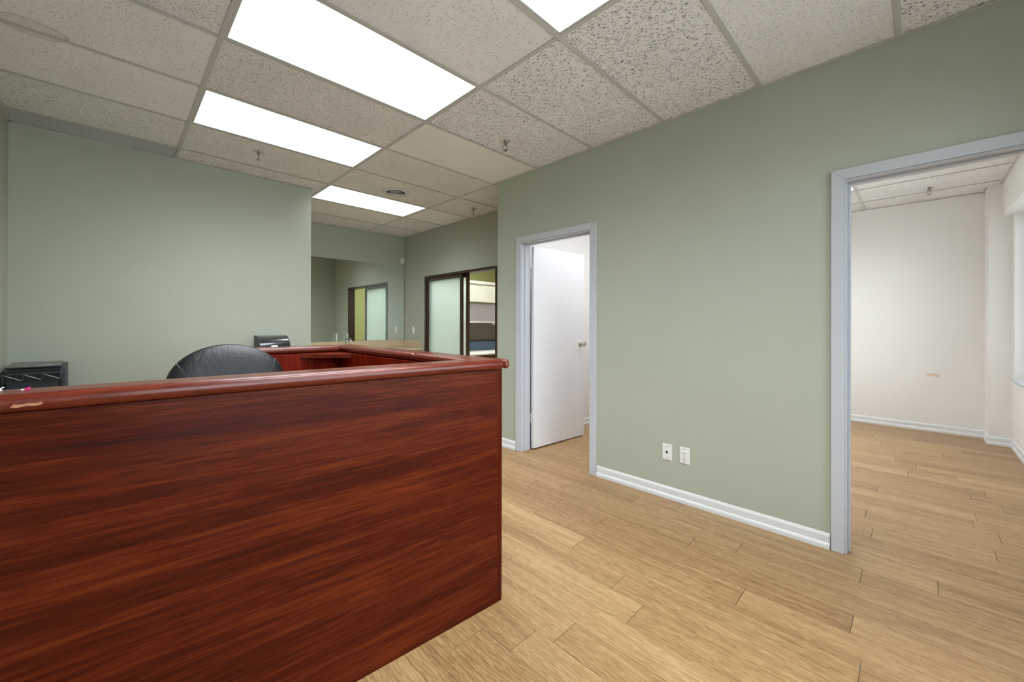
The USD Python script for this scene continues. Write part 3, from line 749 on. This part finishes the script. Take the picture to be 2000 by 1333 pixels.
# counter rails with a full round edge
obj("counter_rail", rounded([uv(UL, -0.026), uv(0.000, -0.026), uv(0.000, 0.108), uv(UL, 0.108)], ZT - 0.043, ZT, 0.0205), "mahogany_rail_x", desk, smooth=40)
obj("counter_rail", rounded([uv(-0.004, -0.026), uv(0.026, -0.026), uv(0.026, 0.108), uv(-0.004, 0.108)], ZT - 0.0425, ZT - 0.0005, 0.0145), "mahogany_rail_y", desk, smooth=40, label="dark rounded end cap of the counter")
inn = [(1.132, 1.424), (1.151, 1.912), (1.172, 2.925)]
RW = 0.150
def side(a, b, e0=0.0, e1=0.0):
    (x0, y0), (x1, y1) = a, b
    dx = (x1 - x0) / (y1 - y0)
    return [wp(x0 - dx * e0, y0 - e0), wp(x0 - dx * e0 + RW, y0 - e0), wp(x1 + dx * e1 + RW, y1 + e1), wp(x1 + dx * e1, y1 + e1)]
obj("counter_rail", rounded(side(inn[0], inn[1], 0.02, -0.001), ZT - 0.043, ZT, 0.0205), "mahogany_rail_y", desk, smooth=40)
obj("counter_rail", rounded(side(inn[1], inn[2], -0.001, 0.150), ZT - 0.043, ZT, 0.0205), "mahogany_rail_y", desk, smooth=40)
BX = 0.47
obj("counter_rail", rounded([wp(BX, 2.945), wp(1.174 + 0.005, 2.925), wp(1.174 + 0.005, 3.075), wp(BX, 3.095)], ZT - 0.043, ZT, 0.0205), "mahogany_rail_x", desk, smooth=40)
# carcass panels under the rails
PT = 0.030
for a, b, e in ((inn[0], inn[1], 0), (inn[1], inn[2], 0.13)):
    (x0, y0), (x1, y1) = a, b
    obj("side_panel", slab([wp(x0 - 0.012, y0 + 0.003), wp(x0 + 0.020, y0 + 0.003), wp(x1 + 0.020, y1 - 0.003 + e), wp(x1 - 0.012, y1 - 0.003 + e)], 0.004, ZT - 0.044), "mahogany_upright", desk)
    obj("side_panel", slab([wp(x0 + RW - 0.045, y0 + 0.003 - (0.10 if e == 0 else 0)), wp(x0 + RW - 0.018, y0 + 0.003 - (0.10 if e == 0 else 0)), wp(x1 + RW - 0.018, y1 - 0.003 + e), wp(x1 + RW - 0.045, y1 - 0.003 + e)], 0.004, ZT - 0.044), "mahogany_panel", desk)
obj("back_panel", slab([wp(BX + 0.01, 2.932), wp(1.150, 2.913), wp(1.150, 2.940), wp(BX + 0.01, 2.960)], 0.004, ZT - 0.044), "mahogany_upright", desk)
obj("back_panel", slab([wp(BX + 0.01, 3.050), wp(1.28, 3.030), wp(1.28, 3.055), wp(BX + 0.01, 3.075)], 0.004, ZT - 0.044), "mahogany_panel", desk)
obj("end_panel", slab([wp(BX + 0.01, 2.962), wp(BX + 0.035, 2.962), wp(BX + 0.035, 3.05), wp(BX + 0.01, 3.05)], 0.004, ZT - 0.044), "mahogany_panel", desk)
obj("corner_shelf", cat(slab([wp(0.895, 2.912), wp(1.149, 2.700), wp(1.1575, 2.910)], 1.017, 1.043)), "mahogany_rail_x", desk)
# working surface inside the U
obj("worktop", cat(slab([uv(UL, 0.032), uv(-0.16, 0.032), uv(-0.16, 0.55), uv(UL, 0.55)], 0.715, 0.740)), "mahogany_rail_x", desk)
obj("worktop", slab([wp(0.79, 1.88), wp(1.134, 1.86), wp(1.152, 2.905), wp(0.79, 2.915)], 0.715, 0.740), "mahogany_rail_y", desk)
chip = [(-1.417, 1.0625), (-1.412, 1.0690), (-1.400, 1.0675), (-1.391, 1.0700), (-1.380, 1.0685), (-1.371, 1.0705), (-1.369, 1.0650), (-1.378, 1.0620), (-1.393, 1.0635), (-1.406, 1.0610)]
cp = extrude(chip, 0.0022)
cv = cp.vertices.copy()
cp.vertices = np.c_[U[0] * cv[:, 0] + V[0] * (-0.0268 + cv[:, 2]), U[1] * cv[:, 0] + V[1] * (-0.0268 + cv[:, 2]), cv[:, 1]]
cp.fix_normals()
obj("worn_patch", cp, "tan_wear", desk, label="chipped pale patch on the counter edge")

# ------------------------------------------------------------------ things on the counter
cw = thing("candy_wrapper", "tiny pink foil twist lying on the front counter", "wrapper", (-0.147, 1.492, ZT))
obj("foil", cat(hull(0.58 * np.array([(-.004, -.003, 0), (.010, -.004, 0.001), (.012, .004, .001), (-.003, .005, 0), (0, 0, .008), (.008, 0, .010), (.014, .002, .007)])), hull(0.58 * np.array([(.008, .002, .002), (.017, .007, .005), (.018, .001, .009), (.010, -.002, .006)]))), "pink_foil", cw)
obj("twist", hull(0.58 * np.array([(-.004, 0, 0), (-.013, -.004, 0), (-.012, .001, .004), (-.004, .002, .003), (-.003, -.002, .001)])), "white_paper", cw, label="white paper twist end")
sc_ = thing("paper_scrap", "small white scrap at the left end of the counter", "paper scrap", (-0.196, 1.512, ZT))
obj("sheet", hull(np.array([(-.012, -.006, 0), (.010, -.008, 0), (.012, .006, 0), (-.010, .008, 0), (0, 0, .007), (.006, -.003, .008)])), "white_paper", sc_)
obj("curl", hull(np.array([(.008, -.004, .003), (.016, -.002, .007), (.012, .004, .008), (.007, .003, .004)])), "white_paper", sc_)

# ------------------------------------------------------------------ chair
ch = thing("office_chair", "black leather high back office chair behind the front counter", "office chair", (0.418, 2.36, 0))
ZB, ZTOP, HW, ARC = 0.46, 1.144, 0.251, 0.195
def half_width(z):
    if z >= ZTOP - ARC:
        return HW * math.sqrt(max(0.0, 1 - ((z - ZTOP + ARC) / ARC) ** 2))
    q = (ZTOP - ARC - z) / (ZTOP - ARC - ZB)
    if q > 0.85:
        return (HW - 0.052 * 0.85) * math.sqrt(max(0.0, 1 - ((q - 0.85) / 0.15) ** 2)) * 0.45 + (HW - 0.052 * 0.85) * 0.55 * (1 if q < 0.999 else 0)
    return HW - 0.052 * q
side_z = np.r_[ZTOP - ARC * (1 - np.sin(np.linspace(np.pi / 2, 0, 26))), np.linspace(ZTOP - ARC, ZB, 26)[1:]]
right = [(half_width(z), z) for z in side_z]
outline = np.array(right + [(-x, z) for x, z in right[::-1][0:-1]])
ZC = 0.84
def bulge(s):
    return np.maximum(1 - s ** 2.6, 0) ** 0.5
def mid_y(x, z):   # the back leans and wraps slightly forward at the sides
    return 0.055 + 0.10 * (z - 0.5) - 0.55 * x * x
TF, TBK = 0.085, 0.040
ss = np.r_[np.linspace(0, 0.8, 12), np.linspace(0.8, 1, 14)[1:]]
vv, ff = [], []
no = len(outline)
for front in (1, 0):
    for q in ss:
        p = np.array([0, ZC]) + (outline - [0, ZC]) * q
        yy = mid_y(p[:, 0], p[:, 1]) + (-TF if front else TBK) * bulge(np.full(no, q))
        vv.append(np.c_[p[:, 0], yy, p[:, 1]])
nr = len(ss)
for side_ in range(2):
    for r_ in range(nr - 1):
        for i in range(no):
            j = (i + 1) % no
            a_, b_ = (side_ * nr + r_) * no, (side_ * nr + r_ + 1) * no
            quad = (a_ + i, b_ + i, b_ + j, a_ + j) if side_ else (a_ + i, a_ + j, b_ + j, b_ + i)
            ff.append(quad)
bk = trimesh.Trimesh(np.vstack(vv), np.vstack([np.array(ff)[:, [0, 1, 2]], np.array(ff)[:, [0, 2, 3]]]), process=False)
bk.merge_vertices()
trimesh.repair.fix_normals(bk)
B = obj("backrest", bk, "black_leather", ch, smooth=True)
oa = np.arctan2(outline[:, 1] - ZC, outline[:, 0]); orr = np.hypot(outline[:, 0], outline[:, 1] - ZC)
od = np.argsort(oa)
def front_y(x, z):
    r = np.interp(math.atan2(z - ZC, x), oa[od], orr[od])
    return mid_y(x, z) - TF * bulge(np.array(min(math.hypot(x, z - ZC) / r, 1.0)))
for s in (-1, 1):
    pts = []
    for q in np.linspace(0, 1, 18):
        x = s * (0.208 - 0.095 * q); z = 1.062 - 0.17 * q
        pts.append((x, float(front_y(x, z)) - 0.0004, z))
    obj("seam", tube(pts, 0.0020, 6), "charcoal_plastic", B)
obj("seat", rbox(-0.25, 0.25, -0.42, 0.06, 0.43, 0.53, 0.045), "black_leather", ch, smooth=True)
obj("back_shell", hull([(x, 0.115 + dy, z) for x in (-0.16, 0.16) for dy in (0.0, 0.04) for z in (0.5, 0.95)]), "black_plastic", ch)
obj("back_bracket", tube([(0, 0.17, 0.62), (0, 0.15, 0.45), (0, -0.10, 0.40)], 0.022), "black_plastic", ch)
for s in (-1, 1):
    obj("armrest", cat(rbox(s * 0.30 - 0.03, s * 0.30 + 0.03, -0.30, 0.02, 0.66, 0.70, 0.018), tube([(s * 0.30, 0.0, 0.67), (s * 0.29, 0.02, 0.50), (s * 0.22, -0.08, 0.43)], 0.016), tube([(s * 0.30, -0.27, 0.67), (s * 0.29, -0.25, 0.50), (s * 0.22, -0.18, 0.43)], 0.016)), "black_plastic", ch, smooth=40)
obj("tilt_mechanism", bev(-0.09, 0.09, -0.30, -0.06, 0.375, 0.43, 0.01), "black_plastic", ch)
obj("gas_lift", cat(cyl((0, -0.18, 0.10), (0, -0.18, 0.27), 0.028), cyl((0, -0.18, 0.26), (0, -0.18, 0.38), 0.016)), "black_plastic", ch)
for k in range(5):
    a = 2 * math.pi * k / 5 + 0.3
    c, s = math.cos(a), math.sin(a)
    obj("base_leg", cyl((0.02 * c, -0.18 + 0.02 * s, 0.115), (0.29 * c, -0.18 + 0.29 * s, 0.078), 0.024, 12, 0.015), "black_plastic", ch)
    obj("caster", cat(cyl((0.29 * c - 0.02 * s, -0.18 + 0.29 * s + 0.02 * c, 0.027), (0.29 * c + 0.02 * s, -0.18 + 0.29 * s - 0.02 * c, 0.027), 0.027, 18), cyl((0.29 * c, -0.18 + 0.29 * s, 0.04), (0.29 * c, -0.18 + 0.29 * s, 0.085), 0.008, 10)), "black_plastic", ch)

# ------------------------------------------------------------------ machines along the desk wall
LOWZ = 0.70
lc = thing("low_cabinet", "black low cabinet in the left wall corner, hidden behind the desk", "cabinet", (-0.30, 4.30, 0))
obj("body", bev(-0.225, 0.16, -0.30, 0.27, 0.03, LOWZ, 0.003), "charcoal_plastic", lc)
obj("door", bev(-0.220, 0.155, -0.318, -0.301, 0.05, LOWZ - 0.02, 0.002), "charcoal_plastic", lc)
obj("plinth", box(-0.21, 0.14, -0.28, 0.26, 0.0, 0.03), "black_plastic", lc)
pr = thing("printer", "black printer with cross braced front tray in the left corner", "printer", (-0.388, 4.25, LOWZ))
zt_ = 0.268
obj("body", cat(hull([(x, y, z) for x in (-0.120, 0.120) for (y, z) in ((0.06, 0.0), (0.06, 0.236), (0.12, 0.240), (0.30, 0.248), (0.30, 0.0))]),
                ), "black_plastic", pr)
obj("lid", hull([(-0.126, 0.045, 0.243), (0.126, 0.045, 0.243), (-0.128, 0.048, 0.236), (0.128, 0.048, 0.236), (-0.122, 0.305, zt_ - 0.002), (0.122, 0.305, zt_ - 0.002), (-0.124, 0.312, zt_ - 0.02), (0.124, 0.312, zt_ - 0.02), (-0.124, 0.058, 0.248), (0.124, 0.058, 0.248)]), "black_gloss", pr, label="glossy sloping lid")
lg = np.random.default_rng(3); strokes = []
for i in range(11):
    x = 0.008 + 0.0068 * i; yv = 0.115 + 0.0012 * i
    zz = 0.248 + (0.266 - 0.248) * (yv - 0.058) / (0.305 - 0.058)
    strokes.append(box(x, x + lg.uniform(0.003, 0.006), yv, yv + lg.uniform(0.003, 0.010) * (1.4 if i < 3 else 0.8), zz, zz + 0.0014))
obj("logo_mark", cat(strokes), "white_paper", pr, label="illegible pale lettering on the lid")
obj("side_cheek", cat(hull([(x, y, z) for x in (0.1205, 0.146) for (y, z) in ((0.04, 0.0), (0.04, 0.20), (0.07, 0.235), (0.28, 0.256), (0.312, 0.23), (0.312, 0.0))])), "charcoal_plastic", pr)
obj("slot_liner", box(-0.112, 0.112, 0.052, 0.0597, 0.205, 0.234), "dark_slot", pr)
zl0, zl1 = 0.158, 0.208
bars = [box(-0.135, 0.135, -0.012, 0.012, zl1 - 0.007, zl1), box(-0.135, 0.135, -0.010, 0.008, zl0 - 0.006, zl0)]
obj("tray_rail", bars[0], "charcoal_plastic", pr); obj("tray_rail", bars[1], "black_plastic", pr)
for i in range(4):
    x = -0.128 + 0.0853 * i
    obj("tray_post", box(x - 0.003, x + 0.003, -0.008, 0.006, zl0, zl1 - 0.007), "charcoal_plastic", pr)
for i in range(3):
    xa, xb = -0.121 + 0.0853 * i, -0.0497 + 0.0853 * i
    obj("cross_brace", cat(cyl((xa, -0.004, zl1 - 0.010), (xb, -0.004, zl0 + 0.003), 0.0022, 8)), "fixture_white", pr)
    obj("cross_brace", cat(cyl((xa, 0.001, zl0 + 0.003), (xb, 0.001, zl1 - 0.010), 0.0018, 8)), "charcoal_plastic", pr)
obj("front_panel", box(-0.115, 0.115, 0.03, 0.0595, 0.03, zl0 - 0.008), "charcoal_plastic", pr)
for s in (-1, 1):
    obj("tray_leg", box(s * 0.130 - 0.005, s * 0.130 + 0.005, -0.006, 0.006, 0.0, zl0 - 0.006), "black_plastic", pr)
dp = thing("towel_dispenser", "black curved front dispenser on the desk wall, right of the chair", "dispenser", (1.128, YC, 0.795))
prof = [(0.0, 0.0), (0.0, 0.335), (-0.06, 0.334), (-0.12, 0.322), (-0.165, 0.298), (-0.197, 0.262), (-0.214, 0.218), (-0.222, 0.16), (-0.222, 0.03), (-0.215, 0.0)]
body = extrude([(p[0], p[1]) for p in prof], 0.256)
body.apply_transform(np.array([[0, 0, 1, -0.128], [1, 0, 0, 0], [0, 1, 0, 0], [0, 0, 0, 1.0]]))
obj("cover", body, "black_gloss", dp, smooth=35)
for s in (-1, 1):
    sd = extrude([(p[0] * 1.01, p[1] * 1.006) for p in prof], 0.006)
    sd.apply_transform(np.array([[0, 0, 1, s * 0.131 - 0.003], [1, 0, 0, 0], [0, 1, 0, 0], [0, 0, 0, 1.0]]))
    obj("side_cap", sd, "black_plastic", dp)
obj("sticker", hull([(x, y - d, z) for x in (-0.035, 0.022) for (y, z) in ((-0.2130, 0.222), (-0.2050, 0.242)) for d in (0.0, 0.0022)]), "white_paper", dp, label="small white sticker")

# ------------------------------------------------------------------ cubicle furniture in the lime room
ws = thing("cubicle_workstation", "cubicle workstation with cream overhead cabinet and grey panels beyond the sliding door", "workstation", (4.9, 5.95, 0))
obj("wall_panel", bev(-1.2, 1.6, 0.06, 0.10, 0.0, 1.98, 0.003), "dark_fabric", ws)
ob = obj("overhead_bin", bev(-1.2, 1.6, -0.36, 0.058, 1.645, 1.975, 0.004), "cream_laminate", ws)
obj("bin_door", bev(-1.19, 1.59, -0.376, -0.361, 1.65, 1.935, 0.003), "cream_laminate", ob.GetPrim() if hasattr(ob, "GetPrim") else ob)
obj("bin_top", bev(-1.21, 1.61, -0.380, 0.10, 1.976, 2.03, 0.004), "cream_laminate", ws)
obj("fabric_screen", bev(-1.2, 1.6, -0.345, -0.325, 1.295, 1.643, 0.003), "grey_fabric", ws)
obj("shelf", bev(-1.2, 1.6, -0.36, 0.058, 1.272, 1.294, 0.003), "cream_laminate", ws)
obj("task_light", bev(0.30, 0.60, -0.30, -0.20, 1.235, 1.271, 0.004), "white_plastic", ws)
obj("tackboard", bev(-1.2, 1.6, 0.030, 0.059, 0.742, 0.905, 0.003), "blue_fabric", ws)
obj("tackboard_rail", bev(-1.2, 1.6, 0.025, 0.059, 0.906, 0.925, 0.002), "charcoal_plastic", ws)
obj("desk_top", bev(-1.2, 1.6, -0.66, 0.058, 0.705, 0.738, 0.006), "cream_laminate", ws)
obj("pedestal", bev(-1.15, 0.30, -0.55, 0.05, 0.02, 0.704, 0.004), "brown_laminate", ws)
obj("pedestal", bev(1.1, 1.55, -0.55, 0.05, 0.02, 0.704, 0.004), "brown_laminate", ws)

# ------------------------------------------------------------------ marks
wo = stage.GetPrimAtPath("/World/wall_office_far")
pts = np.array([(-0.055, -0.012), (-0.05, 0.018), (-0.02, 0.014), (0.0, 0.022), (0.03, 0.014), (0.052, 0.016), (0.056, -0.008), (0.03, -0.018), (0.012, -0.011), (-0.02, -0.019), (-0.04, -0.022)])
pm = extrude(pts, 0.0006); pm.apply_transform(np.array([[0, 0, -1, XO], [1, 0, 0, -0.16], [0, 1, 0, 0.66], [0, 0, 0, 1.0]]))
obj("wall_patch", pm, "beige_patch", label="unpainted beige filler patch on the white office wall", cat="filler patch", kind="structure")
